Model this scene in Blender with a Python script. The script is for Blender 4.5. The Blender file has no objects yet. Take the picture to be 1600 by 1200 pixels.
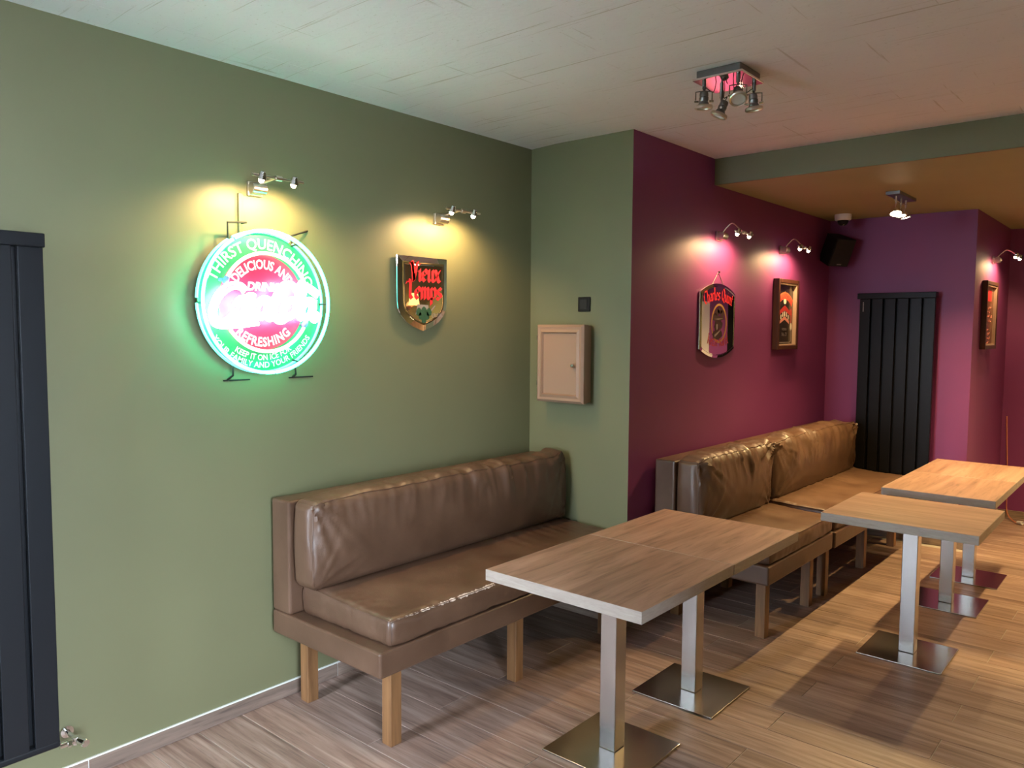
import bpy, bmesh, math, random
from mathutils import Vector, Matrix, noise
PI = math.pi
random.seed(7)
S = bpy.context.scene
COL = S.collection

# ------------------------------------------------------------------ camera, world, daylight, exposure
cam_d = bpy.data.cameras.new('camera'); cam = bpy.data.objects.new('camera', cam_d); COL.objects.link(cam)
CF, YAW, PITCH, ROLL, CX, CZ = 1219.08, -0.7078, -0.0695, 0.0063, 3.0328, 1.6802
fwd = Vector((math.sin(YAW) * math.cos(PITCH), math.cos(YAW) * math.cos(PITCH), math.sin(PITCH)))
rgt = Vector((math.cos(YAW), -math.sin(YAW), 0)); up = rgt.cross(fwd)
r2 = math.cos(ROLL) * rgt + math.sin(ROLL) * up; u2 = -math.sin(ROLL) * rgt + math.cos(ROLL) * up
cam.matrix_world = Matrix(((r2.x, u2.x, -fwd.x, CX), (r2.y, u2.y, -fwd.y, 0), (r2.z, u2.z, -fwd.z, CZ), (0, 0, 0, 1)))
cam_d.sensor_width = 36; cam_d.lens = CF / 1600 * 36; cam_d.clip_start = 0.02
S.camera = cam

W = bpy.data.worlds.new('sky'); S.world = W; W.use_nodes = True
bg = W.node_tree.nodes['Background']; bg.inputs[0].default_value = (0.74, 0.85, 1.0, 1); bg.inputs[1].default_value = 46.0

S.view_settings.view_transform = 'Standard'; S.view_settings.look = 'None'
S.view_settings.gamma = 1; S.view_settings.use_curve_mapping = False
S.view_settings.exposure = 0.22
S.cycles.use_denoising = True
S.cycles.max_bounces = 8; S.cycles.diffuse_bounces = 5; S.cycles.sample_clamp_indirect = 6
S.cycles.caustics_reflective = False; S.cycles.caustics_refractive = False

YF, XR = -0.55, 4.0                     # front wall and right wall planes, both behind or beside the camera
WIL = (-0.45, 0.30)                     # street window at the near end of the left wall (y range)
WIN = (0.15, 0.75)                      # shopfront window in the front wall (x range), z 0.15..2.5
WIR = (-0.40, 0.75)                     # street window in the right wall (y range), z 0.15..2.5
for loc, rot, sz in ((((WIN[0] + WIN[1]) / 2, YF - 0.05, 1.325), (PI / 2, 0, 0), WIN[1] - WIN[0]), ((XR + .05, (WIR[0] + WIR[1]) / 2, 1.325), (PI / 2, 0, PI / 2), WIR[1] - WIR[0]),
                     ((-.05, (WIL[0] + WIL[1]) / 2, 1.325), (PI / 2, 0, -PI / 2), WIL[1] - WIL[0])):
    ld = bpy.data.lights.new('sky_portal', 'AREA'); ld.shape = 'RECTANGLE'; ld.size = sz; ld.size_y = 2.35
    ld.cycles.is_portal = True          # sampling portals only: they give no light of their own
    lo = bpy.data.objects.new('sky_portal', ld); COL.objects.link(lo); lo.location = loc; lo.rotation_euler = rot

WARM = (1.0, 0.63, 0.29)
P_PICT, P_SPOT = 12.5, 86.0              # watts of one picture-lamp bulb, one ceiling spot
NEON_G, NEON_B, NEON_W = 27.0, 1.5, 12.0

# ------------------------------------------------------------------ materials
def nodes(name):
    m = bpy.data.materials.new(name); m.use_nodes = True
    nt = m.node_tree; return m, nt, nt.nodes['Principled BSDF'], nt.nodes, nt.links
def ramp(N, stops):
    r = N.new('ShaderNodeValToRGB'); e = r.color_ramp.elements
    while len(e) < len(stops): e.new(0.5)
    for k, (p, c) in zip(e, stops): k.position = p; k.color = (*c, 1) if len(c) == 3 else c
    return r
def plain(name, c, rough=0.5, metal=0.0, bump=0.0, bscale=60, var=0.0, spec=None, coat=0):
    m, nt, b, N, L = nodes(name)
    b.inputs['Base Color'].default_value = (*c, 1); b.inputs['Roughness'].default_value = rough; b.inputs['Metallic'].default_value = metal
    if spec is not None: b.inputs['Specular IOR Level'].default_value = spec
    if coat: b.inputs['Coat Weight'].default_value = coat; b.inputs['Coat Roughness'].default_value = 0.05
    tc = N.new('ShaderNodeTexCoord')
    if var:
        n = N.new('ShaderNodeTexNoise'); n.inputs['Scale'].default_value = 2.5; n.inputs['Detail'].default_value = 5; L.new(tc.outputs['Object'], n.inputs['Vector'])
        r = ramp(N, [(0.3, [x * (1 - var) for x in c]), (0.7, [min(1, x * (1 + var)) for x in c])]); L.new(n.outputs['Fac'], r.inputs[0]); L.new(r.outputs[0], b.inputs['Base Color'])
    if bump:
        n = N.new('ShaderNodeTexNoise'); n.inputs['Scale'].default_value = bscale; n.inputs['Detail'].default_value = 4; L.new(tc.outputs['Object'], n.inputs['Vector'])
        bp = N.new('ShaderNodeBump'); bp.inputs['Strength'].default_value = bump; bp.inputs['Distance'].default_value = 0.004
        L.new(n.outputs['Fac'], bp.inputs['Height']); L.new(bp.outputs[0], b.inputs['Normal'])
    return m
def emit(name, c, s):
    m, nt, b, N, L = nodes(name)
    b.inputs['Base Color'].default_value = (*c, 1); b.inputs['Emission Color'].default_value = (*c, 1); b.inputs['Emission Strength'].default_value = s
    return m
def wood(name, dark, mid, light, scale=(1.2, 22, 22), rough=0.45, perobj=True, cracks=0.5, bump=0.15):
    m, nt, b, N, L = nodes(name)
    tc = N.new('ShaderNodeTexCoord'); vec = tc.outputs['Object']
    oi = N.new('ShaderNodeObjectInfo')
    ad = N.new('ShaderNodeVectorMath'); ad.operation = 'ADD'
    mu = N.new('ShaderNodeVectorMath'); mu.operation = 'SCALE'; mu.inputs[0].default_value = (17.3, 9.1, 5.7); L.new(oi.outputs['Random'], mu.inputs['Scale'])
    L.new(vec, ad.inputs[0])
    if perobj: L.new(mu.outputs[0], ad.inputs[1])
    mp = N.new('ShaderNodeMapping'); mp.inputs['Scale'].default_value = scale; L.new(ad.outputs[0], mp.inputs['Vector'])
    n1 = N.new('ShaderNodeTexNoise'); n1.inputs['Scale'].default_value = 1.0; n1.inputs['Detail'].default_value = 8; n1.inputs['Roughness'].default_value = 0.62; n1.inputs['Distortion'].default_value = 0.8
    L.new(mp.outputs[0], n1.inputs['Vector'])
    r1 = ramp(N, [(0.28, dark), (0.5, mid), (0.72, light)]); L.new(n1.outputs['Fac'], r1.inputs[0])
    mp2 = N.new('ShaderNodeMapping'); mp2.inputs['Scale'].default_value = [x * 4.5 for x in scale]; L.new(ad.outputs[0], mp2.inputs['Vector'])
    n2 = N.new('ShaderNodeTexNoise'); n2.inputs['Scale'].default_value = 1.0; n2.inputs['Detail'].default_value = 6; n2.inputs['Distortion'].default_value = 0.5; L.new(mp2.outputs[0], n2.inputs['Vector'])
    r2_ = ramp(N, [(0.30, (1 - cracks,) * 3), (0.47, (1, 1, 1))]); L.new(n2.outputs['Fac'], r2_.inputs[0])
    mx = N.new('ShaderNodeMix'); mx.data_type = 'RGBA'; mx.blend_type = 'MULTIPLY'; mx.inputs[0].default_value = 1
    L.new(r1.outputs[0], mx.inputs[6]); L.new(r2_.outputs[0], mx.inputs[7])
    hv = N.new('ShaderNodeHueSaturation'); L.new(mx.outputs[2], hv.inputs['Color'])
    if perobj:
        mr = N.new('ShaderNodeMapRange'); mr.inputs[3].default_value = 0.84; mr.inputs[4].default_value = 1.14; L.new(oi.outputs['Random'], mr.inputs[0]); L.new(mr.outputs[0], hv.inputs['Value'])
    L.new(hv.outputs[0], b.inputs['Base Color']); b.inputs['Roughness'].default_value = rough
    bp = N.new('ShaderNodeBump'); bp.inputs['Strength'].default_value = bump; bp.inputs['Distance'].default_value = 0.002
    L.new(n2.outputs['Fac'], bp.inputs['Height']); L.new(bp.outputs[0], b.inputs['Normal'])
    return m
def ceiling_mat():
    m, nt, b, N, L = nodes('painted_plaster')
    tc = N.new('ShaderNodeTexCoord')
    def streak(scale, lo, hi, seed):
        mp = N.new('ShaderNodeMapping'); mp.inputs['Scale'].default_value = scale; mp.inputs['Location'].default_value = (seed, seed * 2, 0); L.new(tc.outputs['Object'], mp.inputs['Vector'])
        n = N.new('ShaderNodeTexNoise'); n.inputs['Scale'].default_value = 1; n.inputs['Detail'].default_value = 3; n.inputs['Roughness'].default_value = 0.6; L.new(mp.outputs[0], n.inputs['Vector'])
        r = ramp(N, [(lo, (0, 0, 0)), (hi, (1, 1, 1))]); L.new(n.outputs['Fac'], r.inputs[0]); return r.outputs[0]
    def mul(a, c):
        x = N.new('ShaderNodeMath'); x.operation = 'MULTIPLY'; L.new(a, x.inputs[0])
        if isinstance(c, float): x.inputs[1].default_value = c
        else: L.new(c, x.inputs[1])
        return x.outputs[0]
    def mxm(a, c):
        x = N.new('ShaderNodeMath'); x.operation = 'MAXIMUM'; L.new(a, x.inputs[0]); L.new(c, x.inputs[1]); return x.outputs[0]
    a = streak((1.1, 55, 1), 0.645, 0.70, 3.0); a2 = streak((2.0, 90, 1), 0.655, 0.72, 11.0)
    c = mul(streak((40, 1.4, 1), 0.665, 0.71, 5.0), 0.7); speck = mul(streak((60, 90, 1), 0.66, 0.70, 1.0), 0.5)
    f = mul(mxm(mxm(a, mul(a2, 0.8)), mxm(c, speck)), 0.52)
    n = N.new('ShaderNodeTexNoise'); n.inputs['Scale'].default_value = 1.4; n.inputs['Detail'].default_value = 4; L.new(tc.outputs['Object'], n.inputs['Vector'])
    base = ramp(N, [(0.3, (0.82, 0.80, 0.85)), (0.7, (0.89, 0.87, 0.92))]); L.new(n.outputs['Fac'], base.inputs[0])
    mx = N.new('ShaderNodeMix'); mx.data_type = 'RGBA'; L.new(f, mx.inputs[0]); L.new(base.outputs[0], mx.inputs[6]); mx.inputs[7].default_value = (0.36, 0.29, 0.22, 1)
    L.new(mx.outputs[2], b.inputs['Base Color']); b.inputs['Roughness'].default_value = 0.75
    n3 = N.new('ShaderNodeTexNoise'); n3.inputs['Scale'].default_value = 45; n3.inputs['Detail'].default_value = 5; L.new(tc.outputs['Object'], n3.inputs['Vector'])
    sb = N.new('ShaderNodeMath'); sb.operation = 'SUBTRACT'; L.new(n3.outputs['Fac'], sb.inputs[0]); L.new(f, sb.inputs[1])
    bp = N.new('ShaderNodeBump'); bp.inputs['Strength'].default_value = 0.35; bp.inputs['Distance'].default_value = 0.004; L.new(sb.outputs[0], bp.inputs['Height']); L.new(bp.outputs[0], b.inputs['Normal'])
    return m
def leather(name, c0, c1):
    m, nt, b, N, L = nodes(name)
    tc = N.new('ShaderNodeTexCoord')
    n = N.new('ShaderNodeTexNoise'); n.inputs['Scale'].default_value = 5; n.inputs['Detail'].default_value = 6; L.new(tc.outputs['Object'], n.inputs['Vector'])
    r = ramp(N, [(0.3, c0), (0.7, c1)]); L.new(n.outputs['Fac'], r.inputs[0]); L.new(r.outputs[0], b.inputs['Base Color'])
    rr = ramp(N, [(0.3, (0.29,) * 3), (0.7, (0.44,) * 3)]); L.new(n.outputs['Fac'], rr.inputs[0]); L.new(rr.outputs[0], b.inputs['Roughness'])
    v = N.new('ShaderNodeTexVoronoi'); v.inputs['Scale'].default_value = 260; L.new(tc.outputs['Object'], v.inputs['Vector'])
    n2 = N.new('ShaderNodeTexNoise'); n2.inputs['Scale'].default_value = 24; n2.inputs['Detail'].default_value = 4; L.new(tc.outputs['Object'], n2.inputs['Vector'])
    ad = N.new('ShaderNodeMath'); ad.operation = 'MULTIPLY_ADD'; L.new(v.outputs[0], ad.inputs[0]); ad.inputs[1].default_value = 0.25; L.new(n2.outputs['Fac'], ad.inputs[2])
    bp = N.new('ShaderNodeBump'); bp.inputs['Strength'].default_value = 0.22; bp.inputs['Distance'].default_value = 0.004; L.new(ad.outputs[0], bp.inputs['Height']); L.new(bp.outputs[0], b.inputs['Normal'])
    return m
def brushed(name, c, rough):
    m, nt, b, N, L = nodes(name)
    b.inputs['Base Color'].default_value = (*c, 1); b.inputs['Metallic'].default_value = 1
    tc = N.new('ShaderNodeTexCoord'); mp = N.new('ShaderNodeMapping'); mp.inputs['Scale'].default_value = (150, 150, 4); L.new(tc.outputs['Object'], mp.inputs['Vector'])
    n = N.new('ShaderNodeTexNoise'); n.inputs['Scale'].default_value = 1; n.inputs['Detail'].default_value = 3; L.new(mp.outputs[0], n.inputs['Vector'])
    mr = N.new('ShaderNodeMapRange'); mr.inputs[3].default_value = rough * 0.94; mr.inputs[4].default_value = rough * 1.08; L.new(n.outputs['Fac'], mr.inputs[0]); L.new(mr.outputs[0], b.inputs['Roughness'])
    return m
def pane_mat():
    m, nt, b, N, L = nodes('window_glass'); N.remove(b); out = N['Material Output']
    t = N.new('ShaderNodeBsdfTransparent'); g = N.new('ShaderNodeBsdfGlossy'); g.inputs['Roughness'].default_value = 0.02
    fr = N.new('ShaderNodeFresnel'); mx = N.new('ShaderNodeMixShader'); L.new(fr.outputs[0], mx.inputs[0]); L.new(t.outputs[0], mx.inputs[1]); L.new(g.outputs[0], mx.inputs[2]); L.new(mx.outputs[0], out.inputs[0])
    return m

M = {}
M['green'] = plain('green_wall_paint', (0.165, 0.168, 0.088), 0.5, bump=0.05, bscale=160, var=0.03)
M['purple'] = plain('purple_wall_paint', (0.205, 0.037, 0.155), 0.5, bump=0.05, bscale=160, var=0.03)
M['ceiling'] = ceiling_mat()
M['ochre'] = plain('ochre_ceiling_paint', (0.34, 0.315, 0.155), 0.6, bump=0.08, bscale=90, var=0.04)
M['grout'] = plain('tile_grout', (0.42, 0.38, 0.34), 0.8)
M['plank'] = wood('wood_look_tile', (0.175, 0.108, 0.084), (0.325, 0.220, 0.174), (0.49, 0.365, 0.305), scale=(1.3, 21, 21), rough=0.42, cracks=0.35)
M['skirt'] = wood('wood_look_skirting', (0.15, 0.11, 0.09), (0.26, 0.19, 0.15), (0.38, 0.30, 0.25), scale=(16, 1.3, 16), rough=0.45, cracks=0.35)
tw = ((0.17, 0.092, 0.062), (0.30, 0.178, 0.127), (0.40, 0.252, 0.188))
M['top_y'] = wood('oak_laminate', *tw, scale=(14, 1.1, 14), rough=0.42, cracks=0.35, bump=0.05)
M['top_x'] = wood('oak_laminate_across', *tw, scale=(1.1, 14, 14), rough=0.42, cracks=0.35, bump=0.05)
M['edge'] = wood('pale_edge_band', (0.33, 0.275, 0.235), (0.38, 0.32, 0.275), (0.43, 0.37, 0.32), scale=(9, 9, 60), rough=0.45, cracks=0.1, bump=0.0)
M['steel'] = brushed('brushed_steel', (0.64, 0.635, 0.63), 0.24)
M['steel_base'] = brushed('brushed_steel_plate', (0.50, 0.47, 0.44), 0.20)
M['chrome'] = plain('chrome', (0.82, 0.81, 0.79), 0.12, 1.0)
M['nickel'] = plain('satin_nickel', (0.66, 0.61, 0.54), 0.28, 1.0)
M['dark_steel'] = plain('dark_steel', (0.20, 0.20, 0.20), 0.30, 1.0)
M['polished'] = plain('polished_plate', (0.80, 0.70, 0.70), 0.06, 1.0)
M['rad'] = plain('anthracite_radiator_paint', (0.008, 0.0095, 0.012), 0.34, spec=0.3)
M['rad_dim'] = plain('dimmed_radiator_paint', (0.006, 0.0055, 0.0055), 0.3, spec=0.10)  # copy of the radiator paint, darkened and dulled to hold down reflected window light
M['black'] = plain('black_plastic', (0.010, 0.009, 0.008), 0.5, spec=0.2)
M['blackish'] = plain('black_metal', (0.022, 0.021, 0.019), 0.45, spec=0.25)
M['leather'] = leather('brown_leather', (0.082, 0.044, 0.027), (0.128, 0.071, 0.043))
M['legwood'] = wood('honey_oak', (0.15, 0.070, 0.027), (0.22, 0.107, 0.042), (0.29, 0.148, 0.062), scale=(22, 22, 1.3), cracks=0.25)
M['worn'] = plain('torn_leather_lining', (0.66, 0.56, 0.48), 0.9, bump=0.4)
M['panelbox'] = plain('tan_painted_wood', (0.31, 0.195, 0.130), 0.5, bump=0.05)
M['white'] = plain('white_paint', (0.80, 0.78, 0.75), 0.5)
M['caulk'] = plain('white_sealant', (0.78, 0.80, 0.76), 0.5)
M['mirror'] = plain('mirror_glass', (0.80, 0.78, 0.75), 0.015, 1.0)
M['red_print'] = plain('red_print', (0.75, 0.03, 0.04), 0.35)
M['red_dull'] = plain('dark_red_print', (0.45, 0.035, 0.035), 0.4)
M['green_print'] = plain('hop_green_print', (0.03, 0.09, 0.045), 0.5)
M['brown_print'] = plain('dark_brown_print', (0.035, 0.012, 0.014), 0.5)
M['gold_print'] = plain('gold_print', (0.42, 0.22, 0.06), 0.4)
M['cream_print'] = plain('cream_print', (0.80, 0.78, 0.66), 0.5)
M['orange_print'] = plain('orange_print', (0.80, 0.20, 0.09), 0.4)
M['salmon_print'] = plain('salmon_print', (0.62, 0.24, 0.19), 0.4)
M['grey_print'] = plain('grey_print', (0.28, 0.24, 0.22), 0.4)
M['dark_art'] = plain('dark_poster', (0.030, 0.022, 0.022), 0.25, coat=0.5)
M['brown_art'] = plain('brown_poster', (0.16, 0.055, 0.03), 0.3, coat=0.4)
M['framewood'] = wood('dark_stained_frame', (0.035, 0.011, 0.006), (0.055, 0.018, 0.010), (0.08, 0.027, 0.015), scale=(20, 20, 2), cracks=0.3)
M['framelip_lit'] = plain('lit_frame_lip', (0.50, 0.36, 0.27), 0.5)  # inner edge of the dark frame, its lit look put into a pale colour
M['sign_green'] = plain('sign_green_enamel', (0.035, 0.19, 0.085), 0.3)
M['sign_red'] = plain('sign_red_enamel', (0.55, 0.03, 0.075), 0.3)
M['neon_green'] = emit('green_neon_gas', (0.03, 1.0, 0.50), NEON_G)
M['neon_back'] = emit('green_neon_gas_dim', (0.16, 1.0, 0.85), NEON_B)
M['neon_white'] = emit('white_neon_gas', (1.0, 0.88, 0.97), NEON_W)
M['neon_cream'] = emit('cream_neon_gas', (1.0, 0.90, 0.62), 1.6)
M['block_paint'] = plain('blue_blocking_paint', (0.10, 0.16, 0.42), 0.5)
M['bulb'] = emit('halogen_bulb', (1.0, 0.80, 0.52), 45)
M['led_off'] = plain('unlit_bulb_face', (0.62, 0.60, 0.57), 0.3)
M['shade'] = emit('lit_lamp_shade', (1.0, 0.55, 0.18), 2.2)
M['copper'] = plain('salmon_cable_sheath', (0.62, 0.22, 0.12), 0.5)
M['pane'] = pane_mat()
M['asphalt'] = plain('street_paving', (0.30, 0.30, 0.31), 0.9)
M['facade'] = plain('street_facade', (0.42, 0.38, 0.34), 0.9)

# ------------------------------------------------------------------ mesh helpers
class MB:
    def __init__(s): s.bm = bmesh.new(); s.boxy = True
    def verts_faces(s, vs, fs):
        v = [s.bm.verts.new(p) for p in vs]
        for f in fs:
            try: s.bm.faces.new([v[i] for i in f])
            except ValueError: pass
        return s
    def box(s, lo, hi, bev=0.0, seg=2, rot=None, about=None):
        t = bmesh.new(); bmesh.ops.create_cube(t, size=1)
        c = [(a + b) / 2 for a, b in zip(lo, hi)]; d = [abs(b - a) for a, b in zip(lo, hi)]
        bmesh.ops.scale(t, vec=d, verts=t.verts); bmesh.ops.translate(t, vec=c, verts=t.verts)
        if bev: bmesh.ops.bevel(t, geom=t.edges[:], offset=bev, segments=seg, affect='EDGES', profile=0.5)
        if rot is not None:
            bmesh.ops.rotate(t, cent=about or c, matrix=rot, verts=t.verts)
        return s.join(t)
    def join(s, t):
        me = bpy.data.meshes.new('tmp'); t.to_mesh(me); t.free(); s.bm.from_mesh(me); bpy.data.meshes.remove(me); return s
    def tube(s, pts, r, n=8, closed=False, caps=True):
        s.boxy = False
        pts = [Vector(p) for p in pts]; k = len(pts); rs = r if isinstance(r, (list, tuple)) else [r] * k
        prev = None; rings = []
        for i, p in enumerate(pts):
            if closed: t = pts[(i + 1) % k] - pts[i - 1]
            else: t = pts[min(i + 1, k - 1)] - pts[max(i - 1, 0)]
            if t.length < 1e-9: t = Vector((0, 0, 1))
            t.normalize()
            if prev is None:
                a = Vector((0, 0, 1)) if abs(t.z) < 0.9 else Vector((1, 0, 0)); nrm = t.cross(a).normalized()
            else:
                nrm = prev - t * prev.dot(t)
                if nrm.length < 1e-6: nrm = t.orthogonal()
                nrm.normalize()
            prev = nrm; bn = t.cross(nrm)
            rings.append([s.bm.verts.new(p + rs[i] * (math.cos(2 * PI * j / n) * nrm + math.sin(2 * PI * j / n) * bn)) for j in range(n)])
        for i in range(k if closed else k - 1):
            A, B = rings[i], rings[(i + 1) % k]
            off = 0
            if closed and i == k - 1:
                off = min(range(n), key=lambda o: (A[0].co - B[o].co).length)
            for j in range(n):
                s.bm.faces.new((A[j], A[(j + 1) % n], B[(j + 1 + off) % n], B[(j + off) % n]))
        if not closed and caps:
            s.bm.faces.new(rings[0][::-1]); s.bm.faces.new(rings[-1])
        return s
    def lathe(s, prof, origin=(0, 0, 0), axis=(0, 0, 1), n=24):
        s.boxy = False
        ax = Vector(axis).normalized(); a = ax.orthogonal().normalized(); b = ax.cross(a); o = Vector(origin)
        rings = []
        for (r, h) in prof:
            if r < 1e-6: rings.append([s.bm.verts.new(o + ax * h)])
            else: rings.append([s.bm.verts.new(o + ax * h + r * (math.cos(2 * PI * j / n) * a + math.sin(2 * PI * j / n) * b)) for j in range(n)])
        for A, B in zip(rings, rings[1:]):
            for j in range(n):
                if len(A) == 1 and len(B) == 1: continue
                if len(A) == 1: s.bm.faces.new((A[0], B[j], B[(j + 1) % n]))
                elif len(B) == 1: s.bm.faces.new((A[j], A[(j + 1) % n], B[0]))
                else: s.bm.faces.new((A[j], A[(j + 1) % n], B[(j + 1) % n], B[j]))
        return s
    def cyl(s, p0, p1, r, n=16, bev=0.0):
        p0, p1 = Vector(p0), Vector(p1); h = (p1 - p0).length
        if bev: prof = [(0, 0), (r - bev, 0), (r, bev), (r, h - bev), (r - bev, h), (0, h)]
        else: prof = [(0, 0), (r, 0), (r, h), (0, h)]
        return s.lathe(prof, p0, p1 - p0, n)
    def prism(s, poly, w0, w1, f):
        """poly in (u,v); f maps (u,v,w) to xyz"""
        n = len(poly); A = [s.bm.verts.new(f(u, v, w0)) for u, v in poly]; B = [s.bm.verts.new(f(u, v, w1)) for u, v in poly]
        s.bm.faces.new(A[::-1]); s.bm.faces.new(B)
        for i in range(n): s.bm.faces.new((A[i], A[(i + 1) % n], B[(i + 1) % n], B[i]))
        return s
    def flat(s, poly, w, f):
        s.bm.faces.new([s.bm.verts.new(f(u, v, w)) for u, v in poly]); return s

def root(name, loc, label, cat, group=None, rz=0.0):
    o = bpy.data.objects.new(name, None); COL.objects.link(o); o.location = loc; o.rotation_euler = (0, 0, rz)
    o.empty_display_size = 0.1; o['label'] = label; o['category'] = cat
    if group: o['group'] = group
    return o
def ob(name, mb, mat, parent=None, smooth=35, loc=None):
    me = bpy.data.meshes.new(name)
    bm = mb.bm; bmesh.ops.recalc_face_normals(bm, faces=bm.faces[:]); bm.to_mesh(me); bm.free()
    me.materials.append(M[mat] if isinstance(mat, str) else mat)
    if mb.boxy and smooth == 35: smooth = 0
    if smooth:
        for p in me.polygons: p.use_smooth = True
        me.set_sharp_from_angle(angle=math.radians(smooth))
    o = bpy.data.objects.new(name, me); COL.objects.link(o)
    if parent: o.parent = parent
    if loc: o.location = loc
    return o
def struct(name, mb, mat, parent=None):
    o = ob(name, mb, mat, parent, smooth=0)
    if parent is None: o['kind'] = 'structure'
    return o
def copy_tree(o, parent=None):
    c = o.copy(); COL.objects.link(c)
    if parent: c.parent = parent
    for ch in list(o.children): copy_tree(ch, c)
    return c
def light(name, kind, loc, energy, color, parent, radius=0.02, direction=None, angle=120, blend=0.3):
    d = bpy.data.lights.new(name, kind); d.energy = energy; d.color = color; d.shadow_soft_size = radius
    if kind == 'SPOT': d.spot_size = math.radians(angle); d.spot_blend = blend
    o = bpy.data.objects.new(name, d); COL.objects.link(o); o.parent = parent; o.location = loc
    if direction: o.rotation_euler = Vector(direction).to_track_quat('-Z', 'Y').to_euler()
    return o
def crom(pts, k=8, closed=False):
    pts = [Vector(p) for p in pts]; n = len(pts); out = []
    rng = range(n if closed else n - 1)
    for i in rng:
        if closed: p0, p1, p2, p3 = pts[i - 1], pts[i], pts[(i + 1) % n], pts[(i + 2) % n]
        else: p0, p1, p2, p3 = pts[max(i - 1, 0)], pts[i], pts[i + 1], pts[min(i + 2, n - 1)]
        for j in range(k):
            t = j / k
            out.append(0.5 * ((2 * p1) + (p2 - p0) * t + (2 * p0 - 5 * p1 + 4 * p2 - p3) * t * t + (3 * p1 - p0 - 3 * p2 + p3) * t ** 3))
    if not closed: out.append(pts[-1])
    return out
wallmap = lambda u, v, w: (w, u, v)         # local frame of things on walls that face +x: right = +y, up = +z, out = +x

def text_geo(body, size=1.0, bold=0.0, spacing=1.0):
    cu = bpy.data.curves.new('t', 'FONT'); cu.body = body; cu.size = size; cu.offset = bold; cu.align_x = 'CENTER'; cu.space_character = spacing; cu.resolution_u = 3
    o = bpy.data.objects.new('t', cu); COL.objects.link(o); bpy.context.view_layer.update()
    dg = bpy.context.evaluated_depsgraph_get(); me = bpy.data.meshes.new_from_object(o.evaluated_get(dg))
    vs = [(v.co.x, v.co.y) for v in me.vertices]; fs = [tuple(p.vertices) for p in me.polygons]
    bpy.data.objects.remove(o); bpy.data.curves.remove(cu); bpy.data.meshes.remove(me)
    return vs, fs
def arc_text(mb, body, size, radius, center_angle, w, f, bottom=False, bold=0.0, spacing=1.0, cu=0, cv=0, xs=1.0):
    vs, fs = text_geo(body, size, bold, spacing); out = []
    for x, y in vs:
        x *= xs
        if bottom:
            r = radius - y; a = center_angle + x / radius
        else:
            r = radius + y; a = center_angle - x / radius
        out.append(f(cu + r * math.cos(a), cv + r * math.sin(a), w))
    mb.verts_faces(out, fs)
def line_text(mb, body, size, u, v, w, f, bold=0.0, shear=0.0, xs=1.0, spacing=1.0):
    vs, fs = text_geo(body, size, bold, spacing)
    mb.verts_faces([f(u + x * xs + shear * y, v + y, w) for x, y in vs], fs)

# broad-nib (blackletter-like) glyphs: polylines in a box of cap height 1
GL = {
 'V': (.66, [[(-.04, .9), (.08, 1), (.17, .8), (.26, .0)], [(.04, .9), (.15, 1), (.24, .8), (.33, .0)], [(.30, .0), (.46, .5), (.60, 1.0)]]),
 'i': (.26, [[(0, .52), (.1, .62), (.1, .08), (.2, 0)], [(.06, .8), (.14, .88)]]),
 'e': (.48, [[(.42, .12), (.25, 0), (.08, .14), (.08, .48), (.25, .62), (.42, .52), (.38, .34), (.1, .29)]]),
 'u': (.56, [[(0, .54), (.1, .62), (.1, .1), (.22, 0), (.42, .14)], [(.42, .62), (.42, .08), (.52, 0)]]),
 'x': (.52, [[(0, .6), (.12, .58), (.36, .04), (.48, 0)], [(.46, .62), (.02, 0)]]),
 'T': (.62, [[(0, .8), (.1, .98), (.3, .88), (.6, 1)], [(.3, .9), (.26, .15), (.4, 0), (.54, .08)]]),
 'm': (.78, [[(0, .54), (.1, .62), (.1, 0)], [(.1, .5), (.28, .62), (.36, .5), (.36, 0)], [(.36, .5), (.54, .62), (.62, .5), (.62, .08), (.72, 0)]]),
 'n': (.54, [[(0, .54), (.1, .62), (.1, 0)], [(.1, .5), (.3, .62), (.38, .5), (.38, .08), (.48, 0)]]),
 'p': (.52, [[(0, .54), (.1, .62), (.1, -.28)], [(.1, .5), (.3, .62), (.44, .48), (.44, .14), (.28, 0), (.1, .08)]]),
 's': (.48, [[(.4, .52), (.24, .62), (.06, .5), (.12, .36), (.36, .26), (.42, .12), (.24, 0), (.02, .1)]]),
 'C': (.62, [[(.56, .90), (.36, 1), (.08, .72), (.06, .28), (.3, 0), (.58, .12)]]),
 'h': (.52, [[(0, .95), (.1, 1), (.1, 0)], [(.1, .5), (.3, .62), (.42, .5), (.42, .1), (.36, -.08)]]),
 'a': (.52, [[(.06, .52), (.24, .62), (.38, .5), (.38, .08), (.48, 0)], [(.38, .36), (.12, .3), (.06, .12), (.2, 0), (.38, .12)]]),
 'r': (.42, [[(0, .54), (.1, .62), (.1, 0)], [(.1, .48), (.26, .62), (.36, .52)]]),
 'l': (.28, [[(0, .95), (.1, 1), (.1, .1), (.22, 0)]]),
 'Q': (.70, [[(.35, 1), (.08, .75), (.06, .25), (.3, 0), (.56, .25), (.56, .75), (.35, 1)], [(.3, .2), (.5, -.05), (.68, -.12)]]),
 't': (.38, [[(.12, .85), (.12, .1), (.24, 0), (.34, .06)], [(0, .6), (.3, .6)]]),
 'K': (.64, [[(0, .95), (.1, 1), (.1, 0)], [(.55, 1), (.14, .5), (.58, 0)]]),
 'z': (.50, [[(0, .6), (.4, .6), (.05, .02), (.45, .02)]]), ' ': (.3, []),
}
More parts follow.
